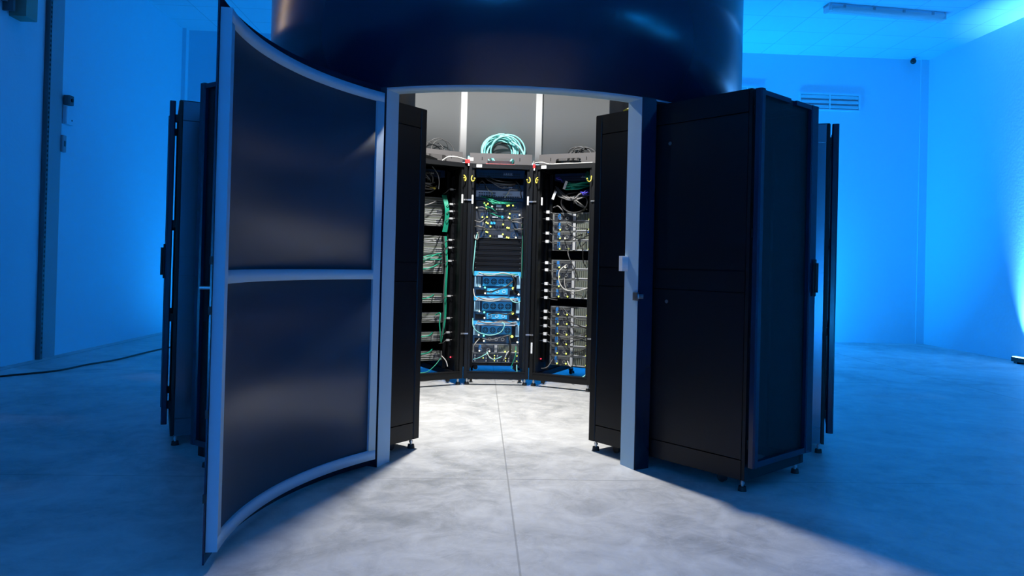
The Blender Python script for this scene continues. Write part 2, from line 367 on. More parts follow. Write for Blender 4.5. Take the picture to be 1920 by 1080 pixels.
# ------------------------------------------------------------------ racks
RI, D, W2 = 1.19, 1.06, .298
ZB, ZT = .06, 2.022
STEP = 28.28
def place(a, x, v, z=0.):
    """rack-local (x right when looking outward, v outward, z) -> world"""
    a = R(a); r = RI + v
    return Vector((r * sin(a) - x * cos(a), -r * cos(a) - x * sin(a), z))
def rot(a): return R(a) + pi
def build_rack(a, label, group='black server racks of the ring', equipped=False, shiny=False, joined=True):
    t = thing('server_rack', label, 'server rack', place(a, 0, 0, 0), rot(a), group)
    # frame: corner posts, beams, roof and inner channels
    mb = MB()
    for sx in (-1, 1):
        x0, x1 = sorted((sx * W2, sx * (W2 - .036)))
        mb.cbox(x0, x1, 0, .05, ZB, ZT, .004)
        x0, x1 = sorted((sx * (W2 - .036), sx * (W2 - .055)))
        mb.box(x0, x1, .018, .07, ZB + .06, ZT - .03)
        x0, x1 = sorted((sx * (W2 - .021), sx * (W2 - .05)))
        mb.cbox(x0, x1, D - .055, D - .016, ZB, ZT, .004)
        x0, x1 = sorted((sx * W2, sx * (W2 - .05)))
        mb.box(x0, x1, D - .018, D, ZB, ZT)
    for (y0, y1) in ((0, .045), (D - .045, D)):
        mb.box(-W2 + .03, W2 - .03, y0 + .002, y1, ZT - .035, ZT - .001)
        mb.box(-W2 + .03, W2 - .03, y0 + .002, y1, ZB, ZB + .055)
    mb.box(-W2 + .03, W2 - .03, -.004, .03, ZB + .058, ZB + .066)
    for sx in (-1, 1):
        x0, x1 = sorted((sx * (W2 - .004), sx * (W2 - .045)))
        mb.box(x0, x1, .05, D - .055, ZT - .035, ZT - .001); mb.box(x0, x1, .05, D - .055, ZB, ZB + .05)
    mb.build('frame', M['rack_frame'], t)
    MB().box(-W2 + .002, W2 - .002, .004, D - .004, ZT - .001, ZT + .005).build('roof', M['rack'], t)
    for sx in (-1, 1):
        mb = MB()
        x0, x1 = sorted((sx * (W2 - .0), sx * (W2 - .014)))
        for (z0, z1) in ((ZB, .157), (.161, .995), (.999, 1.105), (1.109, 1.905), (1.909, ZT)):
            mb.box(x0, x1, .057, D - .022, z0 + (.002 if z0 > ZB else 0), z1)
        xb = sorted((sx * (W2 - .014), sx * (W2 - .02))); mb.box(xb[0], xb[1], .057, D - .022, ZB + .004, ZT - .004)
        p = mb.build('side_panel', M['shiny' if shiny else 'rack'], t, 'shiny metal side panel' if shiny else None)
        for (yy, zz) in ((.56, 1.80), (.56, .93)):
            MB().cyl((sx * W2 - (0 if sx > 0 else .004), yy, zz), .010, .004, 'x', 14).build('lock', M['track'], p)
    # plate added to block light passing through the rack (closed racks carry it right at the inner side)
    if equipped: MB().box(-W2 + .022, W2 - .022, .90, .904, .20, ZT - .03).build('light_baffle', M['srv_black'], t)
    else: MB().box(-W2 + .022, W2 - .022, .03, .036, ZB + .06, ZT - .03).build('light_baffle', M['rack'], t)
    if joined:
        MB().box(W2 - .001, W2 + .029, .045, .05, .16 if equipped else .08, ZT - .002).build('light_stop_strip', M['srv_black'], t)  # added strip that blocks light between neighbouring racks
        q = [(W2, .05), (W2 + .024, .05), (W2 + .255, .49), (W2, .60)]
        MB().add([(*p, z) for z in (2.008, 2.014) for p in q], [(0, 1, 2, 3), (7, 6, 5, 4), (0, 4, 5, 1), (1, 5, 6, 2), (2, 6, 7, 3), (3, 7, 4, 0)]).build('light_stop_cover', M['srv_black'], t)  # added cover against lamp light leaking down between the racks
    # inner mounting rails with small holes
    for sx in (-1, 1):
        mb = MB(); x0, x1 = sorted((sx * .225, sx * .255)); mb.box(x0, x1, .285, .30, .12, 1.97)
        x0, x1 = sorted((sx * .252, sx * .255)); mb.box(x0, x1, .30, .34, .12, 1.97); rl = mb.build('mounting_rail', M['rack_frame'], t)
        for y_ in (.86,):
            x0, x1 = sorted((sx * .225, sx * .255)); MB().box(x0, x1, y_, y_ + .015, .12, 1.97).build('mounting_rail', M['rack_frame'], t)
    # cable trough on the roof
    mb = MB(); z0, z1 = ZT + .006, ZT + .116; y0, y1 = .10, .104
    hx0, hx1, hz0, hz1 = -.125, .125, z0 + .012, z0 + .066
    mb.box(-.29, hx0, y0, y1, z0, z1); mb.box(hx1, .29, y0, y1, z0, z1); mb.box(hx0, hx1, y0, y1, hz1, z1); mb.box(hx0, hx1, y0, y1, z0, hz0)
    for (sx, sz) in ((-1, 1), (1, 1)):                             # rounded upper corners of the hand hole
        cx_ = sx * .125; mb.add([(cx_, y0, hz1), (cx_ - sx * .022, y0, hz1), (cx_ - sx * .007, y0, hz1 - .007), (cx_, y0, hz1 - .022),
                                 (cx_, y1, hz1), (cx_ - sx * .022, y1, hz1), (cx_ - sx * .007, y1, hz1 - .007), (cx_, y1, hz1 - .022)],
                                [(0, 1, 2, 3), (7, 6, 5, 4), (1, 5, 6, 2), (2, 6, 7, 3), (0, 4, 5, 1), (0, 3, 7, 4)])
    for sx in (-1, 1):
        x0, x1 = sorted((sx * .20, sx * .204)); mb.box(x0, x1, .14, .355, z0, z1 - .01)
    mb.box(-.204, .204, .355, .359, z0, z1)
    tr_ = mb.build('cable_trough', M['trough'], t)
    for sx in (-1, 1): MB().box(sx * .175 - .003, sx * .175 + .003, .098, .101, z0 + .045, z0 + .075).build('slot', M['srv_black'], tr_)
    # front door
    d0, d1 = D + .018, D + .05
    dr = MB()
    dr.cbox(W2 - .045, W2, d0 - .008, d1, ZB + .07, ZT, .008)
    dr.cbox(-W2, -W2 + .075, d0, d1, ZB + .07, ZT - .004, .006)
    dr.box(-W2 + .07, W2 - .04, d0 + .004, d1 - .004, ZB + .07, ZB + .10)
    dr.box(-W2 + .07, -.06, d0 + .004, d1 - .004, ZT - .03, ZT - .006); dr.box(.00, W2 - .04, d0 + .004, d1 - .004, ZT - .03, ZT - .006)
    dr.box(-.062, .002, d0 + .006, d0 + .010, ZT - .009, ZT - .006)
    door = dr.build('front_door', M['skin'], t)
    MB().box(-W2 + .074, W2 - .044, d0 + .006, d0 + .009, ZB + .10, ZT - .03).build('mesh_panel', M['mesh'], door)
    mb = MB(); mb.cbox(-.285, -.255, d1, d1 + .012, .98, 1.18, .006); mb.cbox(-.281, -.259, d1 + .010, d1 + .026, 1.0, 1.16, .006); mb.build('door_handle', M['rubber'], door)
    for zz in (.24, .75, 1.30, 1.92):
        for sx in (-1, 1): MB().box(sx * (W2 - .03) - .014, sx * (W2 - .03) + .014, D, d0 + .006, zz - .022, zz + .022).build('hinge', M['rubber'], door)
    # feet and casters
    for sx in (-1, 1):
        for yy in (.035, D - .03):
            x_ = sx * (W2 - .032)
            f_ = MB().cyl((x_, yy, .022), .007, ZB - .02, n=10).cyl((x_, yy, .034), .012, .012, n=6).build('levelling_foot', M['chrome'], t)
            MB().cyl((x_, yy, 0), .022, .023, n=14, r2=.019).build('rubber_pad', M['rubber'], f_)
        for yy in (.17, D - .17):
            x_ = sx * (W2 - .07)
            MB().cyl((x_ - .012, yy, .031), .024, .024, 'x', 16).box(x_ - .018, x_ + .018, yy - .02, yy + .02, .048, ZB + .004).build('caster', M['rubber'], t)
    return t
AA = 38.6
def A(k): return AA + STEP * k        # k = 0 right door rack ... 10 left door rack
labels = {0: 'black server rack right of the doorway, its long plain side facing us',
          1: 'black server rack at far right, only its side and door edge showing',
          4: 'open rack right of the centre inside the ring, three stacks of grey servers',
          5: 'open rack at the centre of the doorway, holding blue-lit fan units',
          6: 'open rack left of the centre inside, with four single servers low down',
          9: 'black server rack at far left, its shiny side beside the curved door',
          10: 'black server rack left of the doorway, half hidden by the open curved door'}
racks = {}
for k in range(11):
    lab = labels.get(k, 'black server rack of the ring hidden behind the other racks')
    racks[k] = build_rack(A(k), lab, 'black server racks of the ring' if k in labels else 'racks hidden on the far sides of the ring', k in (4, 5, 6), k in (1, 9), k > 0)
aR, aC, aL = A(4), A(5), A(6)
def put(k, name, label, cat, x, v, z, group=None):
    return thing(name, label, cat, place(A(k), x, v, z), rot(A(k)), group)

# stickers, clips and yellow hooks belong to the three open racks
for k in (4, 5, 6):
    t = racks[k]
    def st(x0, x1, z0, z1, y=-.0015):
        MB().box(x0, x1, y, y + .002, z0, z1).build('sticker', M['label'], t, 'white sticker')
    if k in (4, 5): st(-.225, -.175, ZT - .030, ZT - .002, .0)
    if k == 4: st(-.285, -.268, .30, .40); st(-.225, -.21, 1.66, 1.73, .016)
    if k == 5: st(-.262, -.247, 1.66, 1.74, .0165); st(.247, .262, 1.66, 1.74, .0165)
    if k == 6: st(.247, .262, 1.66, 1.74, .0165)
    for sx in (-1, 1):
        for zz in (1.69, .47):
            mb = MB(); mb.box(sx * .285 - .022, sx * .285 + .022, -.008, .0, zz - .006, zz + .006)
            mb.cyl((sx * .275, -.014, zz), .007, .006, 'y', 8).cyl((sx * .292, -.014, zz), .007, .006, 'y', 8)
            mb.build('joining_clip', M['chrome'], t)
        h = MB(); x_ = sx * .262
        q = [(x_ + .015 * sx * cos(w_) - .008 * sx, -.012 - .006 * i, 1.90 - .026 * sin(w_) - .015) for i, w_ in enumerate([-.6, .1, .9, 1.6, 2.4, 3.1])]
        q.insert(0, (x_ + .0 * sx, .01, 1.915))
        h.tube(q, .005, 6); h.ball(q[-1], .008)
        h.build('cable_hook', M['yellow'], t, 'yellow hook')

# ------------------------------------------------------------------ equipment
V0 = .30
def zc(z): return 1.113 + (z - 1.113) * 1.0255
ORD = ['topmost', 'second from top', 'third from top', 'fourth from top', 'fifth from top', 'lowest']
def led(mb_or_parent, x, z, material, r=.0075, y=-.012, name='status_light'):
    return MB().ball((x, y, z), r, 8, 5).build(name, material, mb_or_parent)

def grey_server(h, leds, seed):
    rnd = random.Random(seed)
    def f(t):
        MB().box(-.222, .222, 0, .55, 0, h - .003).build('chassis', M['srv_dark'], t)
        mb = MB(); mb.box(-.222, .222, -.004, 0, h - .012, h - .003).box(-.222, .222, -.004, 0, 0, .005).box(-.222, -.205, -.004, 0, .005, h - .012)
        mb.build('bezel', M['srv_grey'], t)
        for i, x_ in enumerate((-.145, -.07)):
            p = MB().box(x_ - .030, x_ + .030, -.008, 0, .008, h * .60).build('power_supply', M['srv_dark'], t)
            MB().ring((x_, 0, h * .34), .010, .017, -.012, -.008, 16).build('fan_grille', M['srv_grey'], p)
        mb = MB()
        for i in range(3): mb.box(-.20, -.025, -.006, 0, h * .62 + i * .010, h * .62 + i * .010 + .004)
        mb.build('vent_strip', M['srv_grey'], t)
        MB().box(-.165, -.14, -.011, -.004, .02, h - .014).build('cable_port', M['port_blue'], t)
        MB().box(-.012, .014, -.010, 0, .006, h - .014).build('divider', M['srv_lgrey'], t, 'light grey divider strip')
        mb = MB(); mb.box(.022, .218, -.002, 0, .005, h - .012)
        for i in range(9):
            x_ = .03 + i * .021; mb.box(x_, x_ + .010, -.009, -.002, .012, h - .018)
        mb.build('slot_panel', M['srv_rib'], t)
        mb = MB(); mb.box(.022, .218, -.010, 0, .003, .012).build('lip', M['srv_lgrey'], t)
        for (x_, mk) in leds: led(t, x_, .014 + rnd.uniform(0, .006), M[mk], .0075)
    return f
def lgrey_server(h, seed):
    rnd = random.Random(seed)
    def f(t):
        MB().box(-.222, .222, 0, .55, 0, h - .003).build('chassis', M['srv_dark'], t)
        mb = MB(); mb.box(-.222, .222, -.004, 0, h - .010, h - .003).box(-.222, .222, -.004, 0, 0, .006).box(.212, .222, -.004, 0, .006, h - .01)
        mb.build('bezel', M['srv_grey'], t)
        MB().box(-.20, -.02, -.006, 0, .008, h - .014).build('port_panel', M['srv_lg2'], t)
        for i in range(5):
            x_ = -.18 + i * .034; MB().box(x_, x_ + .020, -.009, -.005, h * .14, h * .40).build('port', M['port'] if i % 2 else M['c_violet'], t)
        mb = MB(); mb.box(.0, .205, -.005, 0, .008, h - .013)
        mb.build('vent_panel', M['srv_rib'], t)
        mb = MB()
        for i in range(3): mb.box(.01, .20, -.009, -.005, h * .2 + i * h * .2, h * .2 + i * h * .2 + .006)
        mb.build('slot', M['srv_lgrey'], t)
        MB().box(.13, .2, -.009, -.004, h * .25, h * .62).build('drive_bay', M['srv_dark'], t)
    return f
def dark_server(h, leds, tags_, seed):
    def f(t):
        MB().box(-.222, .222, 0, .55, 0, h - .003).build('chassis', M['srv_dark'], t)
        mb = MB(); mb.box(-.20, .20, -.004, 0, h - .010, h - .004).box(-.20, .20, -.004, 0, .0, .005); mb.build('bezel', M['track'], t)
        for x_ in (-.14, .15): 
            p = MB().box(x_ - .035, x_ + .035, -.006, 0, .01, h * .7).build('power_supply', M['srv_navy'], t)
            MB().ring((x_, 0, h * .38), .012, .018, -.01, -.006, 14).build('fan_grille', M['track'], p)
        mb = MB()
        for i in range(6): mb.box(-.075 + i * .026, -.058 + i * .026, -.006, 0, .014, .032)
        mb.build('port_row', M['port'], t)
        for (x0, x1, z0, z1, mk) in tags_: MB().box(x0, x1, -.011, -.008, z0, z1).build('tag_card', M[mk], t, 'pale tag card' if mk != 'srv_blue' else 'blue tag card')
        for (x_, z_, mk) in leds: led(t, x_, z_, M[mk], .0078, -.016)
    return f
def switch(h, body, ports, seed):
    def f(t):
        MB().box(-.222, .222, 0, .40, 0, h - .003).build('chassis', M[body], t)
        MB().box(-.235, .235, -.004, 0, 0, h - .003).build('faceplate', M[body], t)
        p0 = -.20 if ports else 0
        mb = MB()
        for r_ in range(2):
            for i in range(ports): mb.box(-.20 + i * .0165, -.20 + i * .0165 + .011, -.007, -.003, .010 + r_ * .022, .024 + r_ * .022)
        mb.build('port_row', M['port'], t)
        MB().box(.03, .12, -.006, -.003, h * .35, h * .6).build('tag_card', M['srv_silver'] if body != 'srv_silver' else M['srv_lgrey'], t)
    return f
def blank(h):
    def f(t):
        mb = MB(); mb.box(-.222, .222, 0, .012, .001, h - .004); mb.box(-.222, .222, -.004, 0, h - .012, h - .004); mb.build('panel', M['srv_black'], t)
        for sx in (-1, 1): MB().cyl((sx * .212, -.006, h / 2), .005, .006, 'y', 8).build('screw', M['track'], t)
    return f
def blue_unit(h, last, seed):  # blue light from behind is painted into the unit's colours
    rnd = random.Random(seed)
    def f(t):
        MB().box(-.222, .222, 0, .55, 0, h - .002).build('chassis', M['srv_blued'], t)
        top = h * .98
        MB().box(-.222, .222, -.006, 0, h * .80, top).build('top_rail', M['srv_blue'], t)
        mb = MB()
        # cable arm: two bright bars across the top
        mb.box(-.19, .20, -.055, -.03, h * .80, h * .80 + .012).box(-.19, .20, -.04, -.02, h * .80 + .02, h * .80 + .028)
        for x_ in (-.19, .19): mb.box(x_ - .012, x_ + .012, -.055, 0, h * .80, h * .84)
        mb.build('cable_arm', M['srv_silver'], t)
        # fan row
        mb = MB(); z0, z1 = h * .40, h * .76
        mb.box(-.14, .145, -.008, 0, z0, z1); fp = mb.build('fan_panel', M['srv_blue'], t)
        for i in range(4):
            x_ = -.105 + i * .071; c = (x_, 0, (z0 + z1) / 2)
            rad = min(.029, (z1 - z0) * .42)
            fg = MB().cyl((c[0], -.010, c[2]), rad, .002, 'y', 20).build('fan', M['srv_blued'], t)
            mb = MB().ring(c, rad, rad + .004, -.014, -.008, 20).ring(c, rad * .55, rad * .65, -.013, -.010, 16).cyl((c[0], -.014, c[2]), rad * .28, .004, 'y', 12)
            mb.box(x_ - .0015, x_ + .0015, -.013, -.010, c[2] - rad, c[2] + rad).box(x_ - rad, x_ + rad, -.013, -.010, c[2] - .0015, c[2] + .0015)
            mb.build('fan_grille', M['srv_blue'], fg)
        mb = MB()
        for i in range(4): mb.box(-.216 + i * .015, -.207 + i * .015, -.008, 0, z0 - .01, z1)
        mb.build('vent_panel', M['srv_bluel'], t)
        MB().box(.185, .218, -.008, 0, z0 - .02, z1 + .01).build('side_module', M['srv_bluel'], t)
        MB().box(.152, .178, -.02, 0, h * .22, z1).build('power_supply', M['srv_black'], t)
        # small fan row below
        lowc = M['srv_blue'] if not last else M['srv_dark']
        mb = MB().box(-.095, .10, -.006, 0, h * .06, h * .30); lp = mb.build('lower_fan_panel', lowc, t)
        for i in range(3):
            c = (-.06 + i * .062, 0, h * .18)
            MB().ring(c, .010, .017, -.010, -.006, 16).build('fan_grille', M['srv_bluel'] if not last else M['srv_grey'], t)
        MB().box(-.205, -.115, -.010, 0, h * .06, h * .24).build('drive_bay', M['srv_black'], t)
        MB().box(.12, .205, -.010, 0, h * .06, h * .24).build('drive_bay', M['srv_black'], t)
        for (x_, z_, mk, r_) in ((-.165, h * .36, 'led_w', .007), (-.118, h * .33, 'led_g', .009), (-.115, h * .10, 'led_w', .008), (.152, h * .32, 'led_y', .013), (.205, h * .08, 'led_w', .009)):
            led(t, x_, z_, M[mk], r_, -.018)
    return f
def blade(h):
    def f(t):
        MB().box(-.222, .222, 0, .55, 0, h - .002).build('chassis', M['srv_navy'], t)
        mb = MB(); mb.box(-.222, .222, -.004, 0, 0, .005).box(-.222, .222, -.004, 0, h - .008, h - .002).box(-.222, -.216, -.004, 0, 0, h); mb.build('bezel', M['srv_grey'], t)
        for i in range(4):
            for j_ in range(3):
                x0 = -.205 + i * .107; z0 = .008 + j_ * (h - .018) / 3
                p = MB().box(x0, x0 + .095, -.006, 0, z0, z0 + (h - .018) / 3 - .003).build('drive', M['srv_dark'], t)
                MB().box(x0 + .004, x0 + .014, -.009, -.006, z0 + .003, z0 + .018).build('latch', M['srv_lgrey'], p)
                if (i + j_) % 4: MB().ball((x0 + .088, -.009, z0 + .012), .0055, 6, 4).build('status_light', M['led_y'], p)
    return f
def stack(k, zs, make, name, cat, labf, group, x=0.):
    for i in range(len(zs) - 1):
        z1, z0 = zc(zs[i]), zc(zs[i + 1]); h = z1 - z0
        t = put(k, name, labf(i), cat, x, V0, z0, group)
        make(i, h)(t)
# centre rack
stack(5, [1.992, 1.915], lambda i, h: switch(h, 'srv_navy', 24, 1), 'network_switch', 'switch', lambda i: 'navy network switch at the very top of the centre rack', 'switches in the centre rack')
stack(5, [1.857, 1.80], lambda i, h: switch(h, 'srv_navy', 24, 2), 'network_switch', 'switch', lambda i: 'navy network switch just above the silver one in the centre rack', 'switches in the centre rack')
stack(5, [1.797, 1.733], lambda i, h: switch(h, 'srv_silver', 10, 3), 'network_switch', 'switch', lambda i: 'silver network switch with green plugs near top of the centre rack', 'switches in the centre rack')
stack(5, [1.731, 1.700], lambda i, h: switch(h, 'srv_navy', 24, 4), 'network_switch', 'switch', lambda i: 'slim blue network switch under the silver switch in the centre rack', 'switches in the centre rack')
dl = [dict(l=[(-.145, .066, 'led_y'), (-.11, .06, 'led_y'), (-.128, .045, 'led_y'), (-.125, .015, 'led_y'), (-.07, .035, 'led_w'), (.075, .045, 'led_y'), (.09, .05, 'led_y'), (.13, .05, 'led_y'), (-.215, .02, 'led_w')],
           t=[(-.03, .02, .03, .055, 'srv_silver'), (-.03, .04, .006, .018, 'srv_lgrey')]),
      dict(l=[(-.16, .02, 'led_y'), (-.115, .022, 'led_y'), (.10, .06, 'led_y'), (.09, .025, 'led_w'), (.10, .02, 'led_y'), (.195, .05, 'led_w')],
           t=[(-.065, -.018, .058, .068, 'srv_lgrey'), (-.065, -.012, .018, .030, 'srv_silver'), (.02, .04, .014, .04, 'srv_blue')]),
      dict(l=[(-.12, .06, 'led_y'), (-.105, .052, 'led_y'), (-.08, .022, 'led_y'), (.04, .045, 'led_y'), (.08, .015, 'led_y'), (.095, .012, 'led_y')],
           t=[(-.08, -.035, .045, .068, 'srv_blue'), (-.155, -.14, .03, .06, 'srv_lgrey')]),
      dict(l=[(-.12, .06, 'led_y'), (-.108, .056, 'led_y'), (-.08, .02, 'led_y'), (.04, .04, 'led_y'), (.078, .012, 'led_y'), (.095, .008, 'led_y'), (.165, .012, 'led_w'), (-.20, .05, 'led_w')],
           t=[(-.005, .04, .008, .032, 'srv_silver')])]
stack(5, [1.698, 1.611, 1.524, 1.437, 1.35], lambda i, h: dark_server(h, dl[i]['l'], dl[i]['t'], i), 'rack_server', 'server',
      lambda i: 'dark server with yellow lights in the centre rack, %s of four' % ORD[i] if i < 3 else 'dark server in the centre rack, lowest of four above the blank panels', 'dark servers in the centre rack')
bz = [1.345 - i * (.298 / 6) for i in range(7)]
stack(5, bz, lambda i, h: blank(h), 'blanking_panel', 'blank panel', lambda i: 'plain black blanking panel in the centre rack, %s of six' % ORD[i], 'black blanking panels in the centre rack')
stack(5, [1.045, .814, .585, .372], lambda i, h: blue_unit(h, i == 2, i), 'fan_unit', 'server', lambda i: 'blue-lit unit with a row of four fans in the centre rack, ' + ('uppermost', 'middle one', 'lowest')[i] + ' of three', 'blue-lit fan units in the centre rack')
stack(5, [.370, .283], lambda i, h: grey_server(h, [(-.155, 'led_w'), (-.06, 'led_w'), (.09, 'led_y'), (.19, 'led_y')], 77), 'rack_server', 'server', lambda i: 'grey slotted server under the blue-lit fan units in the centre rack', None)
stack(5, [.281, .192], lambda i, h: blade(h), 'drive_array', 'server', lambda i: 'dark drive array with rows of small lights at centre rack bottom', None)
t = put(5, 'support_shelf', 'black shelf on black supports under the lowest unit in centre rack', 'shelf', 0, V0, zc(.165))
MB().box(-.24, .24, -.004, .56, 0, .02).build('tray', M['srv_black'], t)
for sx in (-1, 1): MB().cyl((sx * .19, 0, -.018), .022, .03, 'y', 16).build('roller', M['srv_black'], t)
# right rack
def rl(i, n):
    base = [(.15, 'led_y')]
    if n == 0: base = [[(.15, 'led_y')], [(-.14, 'led_y'), (.15, 'led_y')], [(-.14, 'led_y'), (-.09, 'led_w')], [(-.14, 'led_y'), (-.05, 'led_y'), (.15, 'led_y')]][i]
    if n == 1: base = [[(-.14, 'led_y'), (-.08, 'led_w'), (.16, 'led_y')], [(-.14, 'led_y'), (.16, 'led_y')], [(-.14, 'led_y'), (.16, 'led_y')], [(-.14, 'led_y'), (-.05, 'led_y'), (.16, 'led_y')]][i]
    if n == 2:
        base = [(-.14, 'led_y'), (-.05, 'led_y'), (.15, 'led_y')]
        if i in (0, 2, 4, 5): base.append((.205, 'led_o'))
    return base
for n, (zs, nm, cnt) in enumerate((([1.601, 1.518, 1.428, 1.343, 1.25], 'upper', 'four'), ([1.167, 1.08, .992, .905, .812], 'middle', 'four'), ([.74, .647, .56, .468, .376, .289, .197], 'lower', 'six'))):
    stack(4, zs, (lambda n: lambda i, h: grey_server(h, rl(i, n), 10 * n + i))(n), 'rack_server', 'server',
          (lambda nm, last: lambda i: 'grey server in the right inner rack, %s in the %s stack' % (ORD[i] if i < last else 'lowest', nm))(nm, len(zs) - 2), 'grey servers in the right inner rack')
# left rack
for (zs, nm) in (([1.708, 1.621, 1.538, 1.446], 'upper'), ([1.359, 1.272, 1.184, 1.097, 1.01], 'second')):
    stack(6, zs, lambda i, h: lgrey_server(h, i), 'rack_server', 'server',
          (lambda nm, last: lambda i: 'grey server in the left inner rack, %s in the %s stack' % (ORD[i] if i < last else 'lowest', nm))(nm, len(zs) - 2), 'grey servers in the left inner rack')
for i, (za, zb) in enumerate(((.831, .743), (.656, .564), (.481, .394), (.306, .219))):
    stack(6, [za, zb], lambda _, h: lgrey_server(h, 50 + i), 'rack_server', 'server',
          lambda _: 'single grey server in the left inner rack, %s of the four spaced ones' % (ORD[i] if i < 3 else 'lowest'), 'single grey servers low in the left inner rack')
for k, nm in ((4, 'right'), (6, 'left')):
    sx = 1 if k == 6 else -1
    t = put(k, 'network_switch', 'navy network switch behind the cable tangle atop the %s inner rack' % nm, 'switch', 0, V0 + .06, zc(1.90), 'switches in the side racks')
    switch(.07, 'srv_navy', 24, 9)(t)

# power strips and plugs in the side racks
def strip(k, x, label):
    t = put(k, 'power_strip', label, 'power strip', x, .22, .20)
    MB().cbox(-.022, .022, 0, .045, 0, 1.72, .004).build('housing', M['srv_black'], t)
    for i in range(22): MB().box(-.013, .013, -.003, 0, .06 + i * .075, .095 + i * .075).build('socket', M['rack_frame'], t)
    led(t, 0, .03, M['led_r'], .007, -.004)
    return t
strip(4, -.275, 'tall black power strip at the left edge of right inner rack')
strip(6, .275, 'tall black power strip at the right edge of left inner rack')
ys = [1.60, 1.535, 1.405, 1.335, 1.14, 1.075, .945, .885, .815, .69, .625, .555, .49, .425]
NTH = ['first', 'second', 'third', 'fourth', 'fifth', 'sixth', 'seventh', 'eighth', 'ninth', 'tenth', 'eleventh', 'twelfth', 'thirteenth', 'fourteenth']
for i, z in enumerate(ys):
    t = put(4, 'power_plug', 'white power plug beside the grey servers of right inner rack, %s from top' % NTH[i], 'plug', -.235, .20, zc(z), 'white power plugs in the right inner rack')
    dz = random.uniform(-.006, .006)
    MB().cbox(-.012, .022, -.014, .014, -.013 + dz, .013 + dz, .004).build('plug_body', M['white'], t)
    MB().tube([(-.012, 0, dz), (-.04, -.02, dz), (-.05, .015, dz)], .004, 6).build('pin_lead', M['c_grey'], t)
    MB().tube([(.022, 0, dz), (.05, -.01, dz - .01), (.07 + random.uniform(0, .03), .03, dz - .02), (.08, .095, -.02)], .004, 6).build('cord', M['c_dgrey'], t)
ys = [1.78, 1.645, 1.58, 1.515, 1.32, 1.25, 1.13, .81, .61, .48, .41]
for i, z in enumerate(ys):
    t = put(6, 'power_plug', 'grey power plug beside the left inner rack servers, %s from top' % NTH[i], 'plug', .235, .20, zc(z), 'grey power plugs in the left inner rack')
    MB().cbox(-.018, .016, -.010, .010, -.008, .008, .004).build('plug_body', M['srv_lgrey'], t)
    MB().tube([(.016, 0, 0), (.03, -.012, .003), (.045, .01, 0)], .0035, 6).build('pin_lead', M['c_grey'], t)
    MB().tube([(-.018, 0, 0), (-.04, -.012, -.01), (-.05, .02, -.03), (-.045, .095, -.04)], .0035, 6).build('cord', M['c_dgrey'], t)

# ------------------------------------------------------------------ cables
def cable(k, pts, r, mk, label, group=None, name='patch_cable', cat='cable'):
    """pts in rack-local (x, v, z)"""
    o = MB().tube([(p[0], p[1], p[2]) for p in pts], r, 6, 7).build(name, M[mk])
    return tag(o, label, cat, group, place(A(k), 0, 0, 0), rot(A(k)))
rn = random.Random(3)
def jit(p, s=.012): return tuple(c + rn.uniform(-s, s) for c in p)
def sag(k, p, q, dip, r, mk, label, group, v=.26, wob=.02, n=4):
    P = []
    for i in range(n + 1):
        t_ = i / n; P.append((p[0] + (q[0] - p[0]) * t_ + rn.uniform(-wob, wob) * (0 < i < n), v - .05 * sin(pi * t_) + rn.uniform(-.01, .01), p[1] + (q[1] - p[1]) * t_ - dip * 4 * t_ * (1 - t_) + rn.uniform(-wob, wob) * .4 * (0 < i < n)))
    P[0] = (P[0][0], V0 - .006, P[0][2]); P[-1] = (P[-1][0], V0 - .006, P[-1][2])
    return cable(k, P, r, mk, label, group)
# tangle at the top of the centre rack
for i in range(6):
    sag(5, (-.13 + rn.uniform(-.02, .02), 1.93 + rn.uniform(-.02, .02)), (.13 + rn.uniform(-.02, .03), 1.88 + rn.uniform(-.02, .02)), rn.uniform(.02, .07), .0055, 'c_grey' if i % 2 else 'c_dgrey',
        'grey cable sagging across the top of the centre rack', 'sagging cables atop the centre rack')
for i, (p, q) in enumerate((((-.19, 1.92), (-.14, 1.83)), ((.14, 1.90), (.19, 1.84)), ((-.21, 1.84), (-.15, 1.90)), ((.19, 1.84), (.21, 1.75)))):
    sag(5, p, q, -.02, .005, 'c_black', 'short black cable at the edge of centre rack top', 'short black cables atop the centre rack', wob=.01)
for i in range(9):
    x0 = -.18 + i * .014
    sag(5, (x0, 1.755), (.16 - i * .03, 1.70 + rn.uniform(-.01, .02)), .03 + rn.uniform(0, .02), .0038, 'c_green', 'thin green cable under the silver switch of the centre rack', 'green cables under the silver switch')
sag(5, (-.13, 1.85), (-.08, 1.76), .0, .005, 'c_white', 'white cable end hanging over silver switch, left side', None)
sag(5, (.17, 1.83), (.05, 1.75), -.02, .007, 'c_white', 'white cable end slanting over silver switch, right side', None)
for i, (p, q, d) in enumerate((((-.12, 1.66), (-.02, 1.60), .0), ((-.16, 1.70), (-.10, 1.62), .01), ((-.21, 1.645), (-.12, 1.63), -.005))):
    sag(5, p, q, d, .004, ('c_green', 'c_green', 'c_grey')[i], ('green cable curling down from upper left of the dark servers', 'green cable hanging left of the topmost dark server', 'grey cable reaching topmost dark server from the left')[i], None, wob=.008)
sag(5, (-.10, 1.60), (.05, 1.555), .01, .004, 'c_green', 'green cable crossing the second dark server of the centre rack', None, wob=.005)
for i, (p, q, d) in enumerate((((-.23, 1.52), (-.13, 1.55), .03), ((-.23, 1.46), (-.12, 1.44), -.01), ((.23, 1.56), (.13, 1.54), .01), ((.23, 1.50), (.13, 1.52), .0), ((.23, 1.45), (.15, 1.45), .005))):
    sag(5, p, q, d, .0055, 'c_grey', 'grey power lead beside the dark servers of the centre rack', 'grey leads beside the dark servers', wob=.008)
